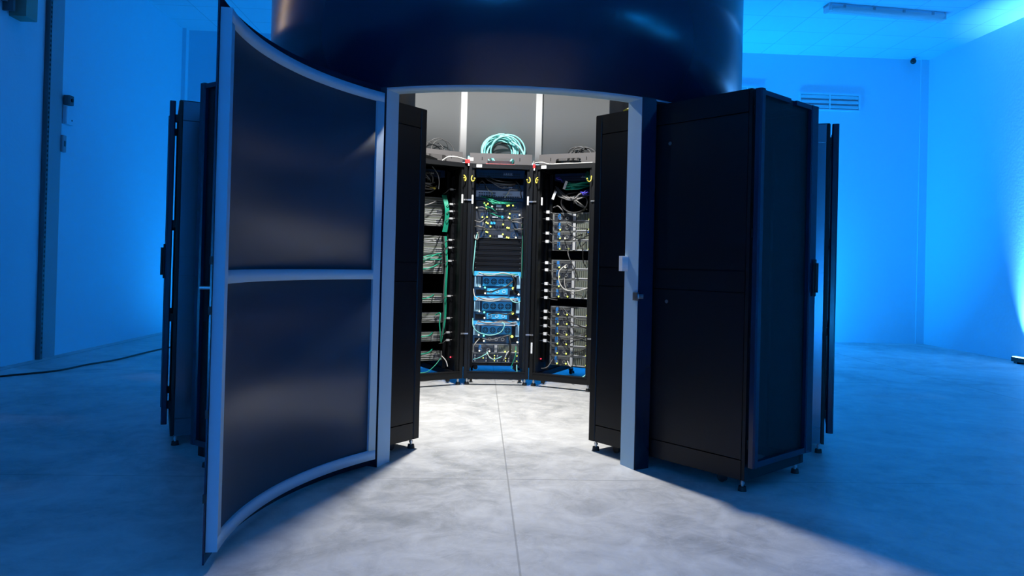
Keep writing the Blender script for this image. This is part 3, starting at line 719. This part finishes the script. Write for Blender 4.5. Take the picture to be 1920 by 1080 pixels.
cable(5, [(-.20, .29, 1.40), (-.215, .25, 1.34), (-.225, .24, 1.2), (-.235, .25, 1.06), (-.23, .28, 1.0)], .0055, 'c_aqua', 'aqua cable running down left of the blanking panels')
cable(5, [(-.205, .29, 1.42), (-.19, .25, 1.38), (-.20, .23, 1.34), (-.225, .25, 1.35), (-.23, .28, 1.38)], .005, 'c_grey', 'grey loop of cable left of the lowest dark server')
for i in range(2):
    cable(5, [(.215 + .006 * i, .28, 1.5), (.225, .25, 1.35), (.222 + .006 * i, .25, 1.15), (.23, .28, .98)], .004, 'c_green' if i else 'c_dgrey', ('dark grey cable running down right of the blanking panels', 'green cable running down right of the blanking panels')[i])
# on the blue units
for i, z in enumerate((1.02, .785, .565)):
    for j_ in range(3):
        cable(5, [(-.18, .25, z + .004 * j_), (-.08, .235, z - .012 - .004 * j_), (.04, .238, z - .004 + .006 * j_), (.13, .24, z - .008), (.19, .26, z - .02 * j_)], .0045, ('c_green', 'c_grey', 'c_white')[(j_ + i) % 3] if i == 0 else ('c_white', 'c_grey', 'c_dgrey')[j_],
              ('%s cable lying along the cable arm of the ' % ('green', 'grey', 'white')[(j_ + i) % 3] if i == 0 else '%s cable lying along the cable arm of the ' % ('white', 'grey', 'dark grey')[j_]) + ('uppermost', 'middle', 'lowest')[i] + ' blue unit', 'cables on the arms of the blue units')
cable(5, [(.12, .26, 1.02), (.15, .23, .98), (.17, .24, .93), (.155, .235, .86), (.17, .28, .83)], .009, 'c_black', 'thick black cable bunch hanging right on the uppermost blue unit')
cable(5, [(.15, .25, .955), (.08, .22, .90), (-.01, .225, .865), (-.06, .25, .845), (-.12, .28, .85)], .007, 'c_black', 'black cable slanting down across the uppermost blue unit')
cable(5, [(.16, .25, .66), (.10, .24, .635), (.0, .24, .645), (-.08, .28, .63)], .006, 'c_black', 'black cable slanting across the middle blue unit')
cable(5, [(-.225, .27, .87), (-.21, .22, .80), (-.14, .21, .765), (-.03, .22, .76), (.06, .25, .78)], .0045, 'c_white', 'pale cable looping under the uppermost blue unit')
cable(5, [(.12, .25, .79), (.15, .22, .76), (.19, .22, .75), (.22, .26, .76)], .0045, 'c_aqua', 'short aqua cable at right of the middle blue unit')
cable(5, [(-.225, .27, .59), (-.22, .22, .52), (-.17, .21, .465), (-.06, .20, .44), (.04, .21, .47), (.075, .22, .54), (.03, .25, .57)], .0045, 'c_aqua', 'long aqua cable looping over the lowest blue unit')
cable(5, [(.13, .26, .44), (.05, .24, .42), (-.05, .25, .39), (-.13, .28, .40)], .005, 'c_grey', 'grey cable slanting across the lowest blue unit')
cable(5, [(.12, .26, .44), (.135, .22, .36), (.13, .22, .28), (.10, .24, .2)], .008, 'c_black', 'black cable bunch hanging over the grey server of centre rack')
cable(5, [(-.16, .26, .40), (-.195, .22, .36), (-.215, .24, .32), (-.21, .28, .29)], .0045, 'c_white', 'pale cable curling at left above the drive array')
cable(5, [(-.21, .27, .20), (-.15, .23, .225), (-.10, .22, .255), (-.075, .28, .262)], .0045, 'c_aqua', 'aqua cable across the left of the drive array')
for i in range(2): cable(5, [(-.09 + .01 * i, .28, .275), (-.06, .22, .235 - .006 * i), (-.01, .21, .212), (.06, .28, .232)], .0045, 'c_aqua' if i else 'c_white', ('white cable sagging over the middle of drive array', 'aqua cable sagging over the middle of drive array')[i])
cable(5, [(.15, .27, .30), (.11, .22, .275), (.085, .22, .22), (.075, .28, .195)], .0055, 'c_white', 'pale cable curving over the right of the drive array')
cable(5, [(.19, .27, .33), (.185, .21, .25), (.15, .20, .15), (.16, .18, .13)], .004, 'c_green', 'green cable hanging right of the drive array')
cable(5, [(.20, .2, .165), (.20, .17, .12), (.205, .15, .075), (.20, .12, .07)], .005, 'c_aqua', 'aqua cable dangling below the shelf of the centre rack')
# right rack tangle
for i in range(9):
    sag(4, (-.20 + rn.uniform(-.01, .03), 1.83 + rn.uniform(-.03, .04)), (.10 + rn.uniform(0, .12), 1.80 + rn.uniform(-.03, .03)), rn.uniform(.06, .11), .0065, 'c_dgrey' if i % 3 else 'c_grey',
        'grey cable in the bundle sagging across the top of right inner rack', 'grey bundle atop the right inner rack')
for i in range(10):
    sag(4, (-.09 + rn.uniform(-.02, .02), 1.88 + rn.uniform(-.04, .03)), (.12 + rn.uniform(-.04, .05), 1.87 + rn.uniform(-.03, .03)), rn.uniform(.0, .05), .0065, 'c_green',
        'green cable in the bundle near the top of right inner rack', 'green bundle atop the right inner rack', v=.24)
for i in range(4):
    cable(4, [(.12 + .01 * i, .27, 1.99), (.125 + .012 * i, .23, 1.94), (.13 + .01 * i, .24, 1.90), (.10, .27, 1.87)], .005, 'c_green', 'green cable dropping into the top of right inner rack', 'green drops atop the right inner rack')
for i in range(5):
    ph = .5 * i
    cable(4, [(.02 + .13 * cos(ph + w_), .26 - .01 * i, 1.70 + .095 * sin(ph + w_)) for w_ in [q * pi / 4 for q in range(8)]], .006, 'c_black', 'black cable coiled in the empty bay of right inner rack', 'black coil in the right inner rack')
for i in range(3): sag(4, (-.03 + .02 * i, 1.765), (.10 + .01 * i, 1.66 - .01 * i), -.005, .006, 'c_grey', 'grey cable crossing above the coil in the right inner rack', 'crossing cables in the right inner rack', v=.22)
for i in range(2): sag(4, (.15 + .01 * i, 1.79), (-.01, 1.71 - .012 * i), .0, .006, 'c_grey', 'grey cable crossing above the coil in the right inner rack', 'crossing cables in the right inner rack', v=.21)
for i in range(3): sag(4, (.08, 1.80), (.17, 1.78 + .02 * i), .02, .006, 'c_violet', 'violet cable in the tangle atop the right inner rack', 'violet cables in the right inner rack', v=.22)
sag(4, (-.16, 1.95), (-.13, 1.90), .0, .006, 'c_violet', 'short violet cable at upper left of the right inner rack', None)
for (x_, z_, l_) in ((-.06, 1.84, 'white tag card hanging by the green bundle'), (-.17, 1.75, 'white tag card left of the black coil')):
    tag(MB().box(-.012, .012, -.002, .002, -.04, .04).build('cable_tag', M['white']), l_ + ' in right inner rack', 'tag', None, place(A(4), x_, .19, zc(z_)), rot(A(4))).rotation_euler = (0, .35, rot(A(4)))
cable(4, [(-.21, .28, 1.66), (-.15, .24, 1.67), (-.11, .23, 1.64), (-.10, .25, 1.62)], .006, 'c_grey', 'grey cable stub left of the coil in right inner rack')
cable(4, [(.14, .29, 1.425), (.18, .25, 1.42), (.205, .23, 1.38), (.23, .25, 1.34)], .007, 'c_blue', 'bright blue cable at right of the upper grey stack')
for i, (p, q, d) in enumerate((((-.10, 1.37), (.08, 1.41), .04), ((-.08, 1.53), (.13, 1.46), .02), ((.19, 1.41), (.04, 1.36), .02), ((-.05, 1.28), (.05, 1.0), -.03), ((.12, 1.34), (.10, 1.14), .0),
                              ((-.09, .71), (.19, .61), .02), ((-.09, .62), (.17, .53), -.01), ((-.15, .48), (.20, .5), .03), ((.20, .48), (-.05, .38), .01), ((-.1, .42), (.18, .41), -.02), ((.18, .36), (.0, .30), .01))):
    sag(4, p, q, d, .005, 'c_dgrey' if i % 2 else 'c_black', 'dark cable drooping over the grey servers of right inner rack', 'dark cables over the right inner servers', wob=.015)
cable(4, [(-.06, .27, 1.12), (-.11, .22, 1.06), (-.10, .20, .96), (-.04, .20, .89), (.06, .22, .88), (.15, .28, .91)], .005, 'c_white', 'pale cable looping over the middle grey stack')
cable(4, [(-.08, .27, 1.0), (-.04, .22, .90), (.03, .22, .85), (.10, .28, .845)], .005, 'c_grey', 'grey cable curving over the lowest server of middle stack')
for i in range(3): cable(4, [(.215 + .008 * i, .24, 1.72), (.23, .22, 1.5), (.222 + .006 * i, .23, 1.25), (.23, .22, .95), (.228, .25, .7)], .006, 'c_green' if i != 1 else 'c_dgrey', 'cable running down the right edge of right inner rack', 'edge cables in the right inner rack')
cable(4, [(.19, .27, .22), (.21, .2, .17), (.19, .16, .12), (.15, .12, .09)], .006, 'c_aqua', 'aqua cable hanging low at right in the right inner rack')
cable(4, [(-.17, .25, .23), (-.19, .2, .17), (-.22, .17, .15), (-.24, .15, .15)], .005, 'c_dgrey', 'dark cable curling near the red light of right inner rack')
cable(4, [(-.03, .28, .22), (.0, .24, .19), (.03, .22, .18)], .006, 'c_white', 'short pale cable end under the lower grey stack')
# left rack tangle
for i in range(9):
    sag(6, (-.21 + rn.uniform(-.02, .03), 1.90 - .018 * i), (.05 + rn.uniform(-.06, .08), 1.83 + rn.uniform(-.04, .04)), rn.uniform(.01, .07), .0065, 'c_grey' if i % 2 else 'c_dgrey',
        'grey cable in the bundle atop the left inner rack', 'grey bundle atop the left inner rack')
for i in range(3): sag(6, (-.10 + .04 * i, 1.95), (.02 + .03 * i, 1.84), -.01, .006, 'c_dgrey', 'dark cable slanting through the top of left inner rack', 'slanting cables in the left inner rack')
cable(6, [(.06, .26, 2.0), (.085, .2, 1.93), (.10, .19, 1.86), (.10, .2, 1.79)], .004, 'c_white', 'thin pale cable hanging from the roof of left inner rack')
t = put(6, 'cable_connector', 'yellow connector at the end of a grey cable, left inner rack', 'connector', .07, .24, 1.80)
MB().cyl((-.04, 0, 0), .006, .04, 'x', 8).build('sleeve', M['yellow'], t); MB().ball((.008, 0, 0), .013).build('tip', M['yellow'], t)
for i in range(2): tag(MB().ball((0, 0, 0), .011).build('indicator_lamp', M['led_y']), ('left', 'right')[i] + ' one of two yellow lamps atop the left inner rack', 'lamp', 'yellow lamps atop the left inner rack', place(A(6), -.055 + .035 * i, .34, 1.955))
for i in range(4): cable(6, [(.17 + .012 * i, .26, 1.74), (.18 + .01 * i, .21, 1.62), (.185 + .01 * i, .22, 1.50), (.175 + .012 * i, .24, 1.40)], .008, 'c_green', 'green cable in the upper bundle at right edge of left inner rack', 'green bundle in the left inner rack')
for i in range(3): cable(6, [(.19 + .012 * i, .25, 1.36), (.20 + .01 * i, .22, 1.1), (.19 + .012 * i, .22, .85), (.20 + .01 * i, .23, .60), (.19, .25, .36)], .0055, 'c_green' if i else 'c_dgrey', 'cable running down the right edge of left inner rack', 'edge cables in the left inner rack')
for i in range(4): sag(6, (-.18 + .03 * i, 1.10 - .02 * i), (.19, 1.20 - .03 * i), rn.uniform(-.05, .03), .0055, 'c_green', 'green cable rising across the second stack of left inner rack', 'green cables over the second left stack')
for i, (p, q, d) in enumerate((((-.18, 1.62), (.15, 1.70), .02), ((-.05, 1.545), (.19, 1.55), .0), ((-.15, 1.49), (.19, 1.47), .02), ((-.1, 1.30), (.17, 1.36), .02), ((-.16, 1.07), (.14, 1.15), .01), ((-.1, .595), (.15, .60), .02), ((-.16, .25), (.16, .27), .01))):
    sag(6, p, q, d, .005, 'c_dgrey' if i % 2 else 'c_grey', 'grey cable drooping over the servers of left inner rack', 'grey cables over the left inner servers', wob=.015)
for i, z in enumerate((.78, .43, .27)): sag(6, (-.15, z), (.12, z + .03), .015, .0055, 'c_green', ('upper', 'middle', 'lower')[i] + ' green cable across the single servers of left inner rack', None, wob=.01)
cable(6, [(.14, .28, .62), (.16, .22, .64), (.145, .20, .55), (.155, .20, .46), (.17, .22, .40), (.18, .23, .37)], .0065, 'c_green', 'bright green cable hanging beside the single servers, left inner rack')
cable(6, [(-.05, .2, .10), (.03, .19, .11), (.12, .22, .16), (.19, .25, .22)], .004, 'c_green', 'green cable rising from the floor of left inner rack')
cable(6, [(.20, .25, .24), (.22, .2, .20), (.225, .17, .15)], .005, 'c_white', 'pale cable end dangling low in left inner rack')
# items on the roofs
def coil(k, x, v, z0, r, n, rc, mk, label, group, seed, spread=.05):
    g = random.Random(seed)
    for i in range(n):
        rr_ = r * g.uniform(.86, 1.06); cx_ = x + g.uniform(-spread, spread); vv = v + g.uniform(-.05, .05); ph = g.uniform(0, 6.28); tl = g.uniform(-.12, .12)
        pts_ = [(cx_ + rr_ * cos(2 * pi * q / 14 + ph), vv + tl * sin(2 * pi * q / 14 + ph) * .5, z0 + rc + (rr_ * (1 + sin(2 * pi * q / 14 + ph))) * .98) for q in range(15)]
        cable(k, pts_, rc, mk, label, group, 'cable_loop', 'cable coil')
coil(5, .03, .36, ZT + .01, .155, 12, .008, 'c_aqua', 'aqua cable loop of the big coil standing on the centre rack', 'aqua coil on the centre rack', 5, .055)
cable(5, [(.10, .30, 2.29), (.19, .28, 2.22), (.245, .26, 2.10), (.255, .24, 2.04), (.235, .25, 2.035)], .009, 'c_aqua', 'aqua cable tail dropping right of the big coil', None, 'cable_tail')
coil(5, .01, .40, ZT + .01, .12, 2, .007, 'c_black', 'black cable loop inside the aqua coil on centre rack', 'black loops on the centre rack', 6, .02)
coil(4, .04, .36, ZT + .01, .10, 6, .006, 'c_dgrey', 'dark cable loop on the roof of the right inner rack', 'dark coil on the right inner rack', 8, .06)
coil(6, .14, .36, ZT + .01, .125, 4, .0045, 'c_dgrey', 'thin dark cable loop on the roof of left inner rack', 'thin coil on the left inner rack', 9, .06)
coil(6, -.08, .30, ZT + .01, .07, 3, .005, 'c_grey', 'small grey cable loop at left on the roof of left inner rack', 'grey coil on the left inner rack', 10, .05)
for i in range(4): cable(6, [(-.24, .16, 2.06 + .008 * i), (-.15, .14, 2.06 + .006 * i), (-.05, .145, 2.055 + .008 * i), (.06, .16, 2.045 + .004 * i)], .006, 'c_dgrey' if i % 2 else 'c_grey', 'grey cable seen through the hand hole on left inner rack roof', 'cables in the left rack trough')
for i in range(4): cable(4, [(-.14, .16, 2.05 + .009 * i), (-.05, .14, 2.055 + .006 * i), (.05, .145, 2.05 + .008 * i), (.14, .16, 2.045 + .004 * i)], .006, 'c_dgrey' if i % 2 else 'c_black', 'dark cable seen through the hand hole on right inner rack roof', 'cables in the right rack trough')
tag(MB().cbox(-.115, .115, -.01, .05, 0, .05, .01).build('pale_box', M['white']), 'pale box behind the hand hole on the centre rack roof', 'box', None, place(A(5), -.01, .16, ZT + .006), rot(A(5)))
tag(MB().cbox(-.135, .135, -.012, .012, 0, .011, .004).build('red_strip', mat('pale_red', (.62, .16, .16), .5)), 'pale red strip lying in front of the hand hole, centre rack roof', 'strip', None, place(A(5), -.005, .08, ZT + .006), rot(A(5)))
cable(6, [(.06, .05, 2.034), (.11, .02, 2.07), (.19, .01, 2.072), (.27, .01, 2.06), (.31, .02, 2.055)], .006, 'c_white', 'white cable arching over the front edge of left inner rack')
cable(4, [(-.31, -.0, 2.045), (-.22, .0, 2.05), (-.15, .02, 2.034), (-.02, .03, 2.036), (.12, .03, 2.035), (.26, .03, 2.036)], .005, 'c_white', 'white cable lying along the front edge of right inner rack roof')
for k, x_, z_, lb in ((5, -.30, 2.035, 'red plug with white tip between the left and centre racks'), (5, .30, 2.01, 'red plug with white tip between the centre and right racks')):
    t = put(k, 'red_plug', lb, 'plug', x_, -.02, z_, 'red plugs between the racks')
    MB().cbox(-.030 if x_ < 0 else -.010, .014, -.012, .012, -.012, .022, .005).build('plug_body', M['red'], t)
    MB().cyl((.004, -.004, -.034), .007, .022, n=8).build('tip', M['white'], t)
    MB().tube([(0, 0, .02), (.0, .02, .05), (.01, .08, .05)], .007, 6).build('cord', M['c_aqua'] if x_ < 0 else M['c_grey'], t)
tag(MB().cbox(-.02, .02, -.012, .012, 0, .03, .005).build('white_connector', M['white']), 'white connector above the red plug left of the centre rack', 'connector', None, place(A(5), -.275, .03, ZT + .03), rot(A(5)))
# yellow and white leads on the roofs of the doorway racks
cable(0, [(.235, .17, 2.042), (.24, .21, 2.048), (.235, .25, 2.044), (.24, .28, 2.05), (.235, .31, 2.043)], .010, 'c_yellow', 'pale yellow lead lying on roof of the rack right of the doorway')
cable(10, [(-.235, .17, 2.034), (-.24, .22, 2.036), (-.238, .27, 2.036), (-.24, .30, 2.06), (-.238, .33, 2.075)], .005, 'c_white', 'white lead on roof of the rack left of the doorway')

# ------------------------------------------------------------------ round enclosure with curved door
RO, TH, ZL, ZH, PA = 1.70, .13, 2.045, 3.45, 24.3
enc = thing('round_enclosure', 'round dark blue enclosure standing over the ring of racks, doorway open', 'enclosure', (0, 0, 0))
PAR = R(PA); PW = .095 / RO
MB().arc(RO - .006, RO, 0, 2 * pi, ZL + .008, ZH, 128, closed=True).build('outer_shell', M['skin'], enc)
MB().arc(RO - TH, RO - .006, 0, 2 * pi, ZL, ZL + .05, 128, closed=True).build('bottom_ring', M['alu'], enc)
MB().arc(RO - TH + .02, RO - .012, PAR + PW + .004, 2 * pi - PAR - PW - .004, ZT + .007, ZL + .002, 110).build('light_stop_skirt', M['srv_black'], enc)  # added skirt that stops lamp light escaping under the ring
MB().arc(RO - .10, RO - .096, 0, 2 * pi, ZL + .05, ZH, 128, closed=True).build('inner_wall', M['inner'], enc)
mb = MB(); n = 96
v = [((RO - .002) * cos(2 * pi * i / n), (RO - .002) * sin(2 * pi * i / n), z) for z in (ZH, ZH + .03) for i in range(n)]
mb.add(v, [(i, (i + 1) % n, (i + 1) % n + n, i + n) for i in range(n)] + [tuple(range(n - 1, -1, -1)), tuple(range(n, 2 * n))]); mb.build('roof', M['inner'], enc)
for k in range(12):
    am = 180 - 13.2 + 27.3 * (k - 5) if False else 180 + 13.4 + STEP * (k - 6) if k >= 6 else 180 - 13.4 + STEP * (k - 5)
    hw = .030 / (RO - .15)
    MB().arc(RO - .145, RO - .10, R(am) - hw, R(am) + hw, ZL + .05, ZH, 3).build('stud', M['stud'], enc, 'white upright stud')
for sx in (-1, 1):
    a0, a1 = sorted((sx * PAR, sx * (PAR + PW)))
    p = MB().arc(RO - TH, RO - .004, a0, a1, 0, ZL, 4).build('door_post', M['alu'], enc)
    b0, b1 = sorted((sx * (PAR + .001), sx * (PAR + PW)))
    MB().arc(RO - .004, RO, b0, b1, .0, ZL + .01, 4).build('post_skin', M['skin'], p)
    b0, b1 = sorted((sx * (PAR + PW), sx * (PAR + PW + .003)))
    MB().arc(RO - TH + .01, RO, b0, b1, .0, ZL, 2).build('post_skin', M['skin'], p)
    b0, b1 = sorted((sx * (PAR + PW), sx * R(27.98)))
    MB().arc(RO - .10, RO - .09, b0, b1, .03, ZL, 1).build('light_stop_jamb', M['srv_black'], p)  # added to shut out lamp light slipping past the post
    if sx > 0:
        kp = MB()
        c = Vector(((RO - .02) * sin(PAR), -(RO - .02) * cos(PAR)))
        kp.arc(RO - .035, RO + .004, PAR - .006, PAR, .93, .975, 2).arc(RO, RO + .008, PAR, PAR + .018, .94, .965, 2)
        kp.build('latch_keeper', M['chrome'], p)
        MB().arc(RO - TH - .004, RO - TH + .03, PAR - .024, PAR, 1.09, 1.175, 2).build('door_contact', M['white'], p, 'white plastic door contact')
# the door: built closed, about its hinge on the left post, then swung open
hx, hy = RO * sin(-PAR), -RO * cos(PAR)
OPEN = R(-106.6)
ctr = (-hx, -hy)
dr = MB().arc(RO - .004, RO + .002, -PAR + .004, PAR - .004, .015, ZL + .012, 40, ctr).build('curved_door', M['skin'], enc)
dr.location = (hx - .030, hy, 0); dr.rotation_euler = (0, 0, OPEN)
ri, ro = RO - .045, RO - .005
zb_, zt_ = .055, ZL - .032
SW = .05 / RO
a0, a1 = -PAR + .008, PAR - .012
fr = MB().arc(ri, ro, a0, a1, zt_ - .05, zt_, 40, ctr).arc(ri, ro, a0, a1, zb_, zb_ + .05, 40, ctr).arc(ri, ro, a0 + SW, a1 - SW, 1.015, 1.065, 40, ctr)
fr.arc(ri, ro, a0, a0 + SW, zb_ + .05, zt_ - .05, 3, ctr).arc(ri, ro, a1 - SW, a1, zb_ + .05, zt_ - .05, 3, ctr)
fr.build('door_frame', M['alu'], dr)
MB().arc(RO - .032, RO - .025, a0 + SW - .004, a1 - SW + .004, 1.06, zt_ - .045, 40, ctr).build('door_panel', M['door_panel'], dr)
MB().arc(RO - .032, RO - .025, a0 + SW - .004, a1 - SW + .004, zb_ + .045, 1.02, 40, ctr).build('door_panel', M['door_panel'], dr)
e_ = Vector((ctr[0] + (RO + .02) * sin(PAR - .03), ctr[1] - (RO + .02) * cos(PAR - .03)))
MB().tube([(ctr[0] + r_ * sin(PAR - .025), ctr[1] - r_ * cos(PAR - .025), 1.0) for r_ in (RO, RO + .02, RO + .045)], .006, 8, 1).build('latch_bolt', M['chrome'], dr)
for zz in (1.10, .92, .55, .25): MB().arc(RO - .005, RO + .006, PAR - .012, PAR - .003, zz - .015, zz + .015, 2, ctr).build('door_stop', M['rubber'], dr)
for zz in (.25, 1.0, 1.8): MB().cyl((-.006, -.012, zz), .009, .09, n=10).build('hinge', M['skin'], dr)

# white lamp under the roof of the enclosure
o, z = light('enclosure_lamp', (-.20, .05, ZH - .08), (0, 0, -1), .24, .24, 138, (1., .985, .965), R(150), 'DISK'); aim(o, z, (1, 0, 0))
# unseen area light for the warm glow of the high left window
o, z = light('warm_window_light', (XL + .10, 1.35, 3.65), (1, -.1, 0), .34, 1.5, 6.0, (1., .72, .50), R(120)); aim(o, z, (0, 1, 0))

# ------------------------------------------------------------------ world, camera, view
w = bpy.data.worlds.new('World'); scn.world = w; w.use_nodes = True
w.node_tree.nodes['Background'].inputs[0].default_value = (.0, .02, .06, 1); w.node_tree.nodes['Background'].inputs[1].default_value = .02
CX, CY, CZ, YAW, PIT, ROL, F, SX, SY = -.17406, -5.57116, 1.11315, -.05204, .00906, .02514, 1384.586, 11.777, -56.888
r_ = Vector((cos(YAW), sin(YAW), 0)); h_ = Vector((-sin(YAW), cos(YAW), 0)); zz = Vector((0, 0, 1))
fwd = h_ * cos(PIT) + zz * sin(PIT); up = -h_ * sin(PIT) + zz * cos(PIT)
rt = r_ * cos(ROL) + up * sin(ROL); up2 = -r_ * sin(ROL) + up * cos(ROL)
cd = bpy.data.cameras.new('camera'); cam = bpy.data.objects.new('camera', cd); COL.objects.link(cam)
m4 = Matrix((rt, up2, -fwd)).transposed().to_4x4(); m4.translation = (CX, CY, CZ); cam.matrix_world = m4
cd.sensor_width = 36; cd.lens = F * 36 / 1920; cd.shift_x = -SX / 1920; cd.shift_y = SY / 1920; cd.clip_start = .05
scn.camera = cam
vs = scn.view_settings; vs.view_transform = 'Standard'; vs.look = 'None'; vs.exposure = 0; vs.gamma = 1
try: vs.use_curve_mapping = False
except Exception: pass
cy = scn.cycles
cy.max_bounces = 8; cy.diffuse_bounces = 5; cy.glossy_bounces = 4; cy.transparent_max_bounces = 8; cy.sample_clamp_indirect = 4
cy.use_denoising = True
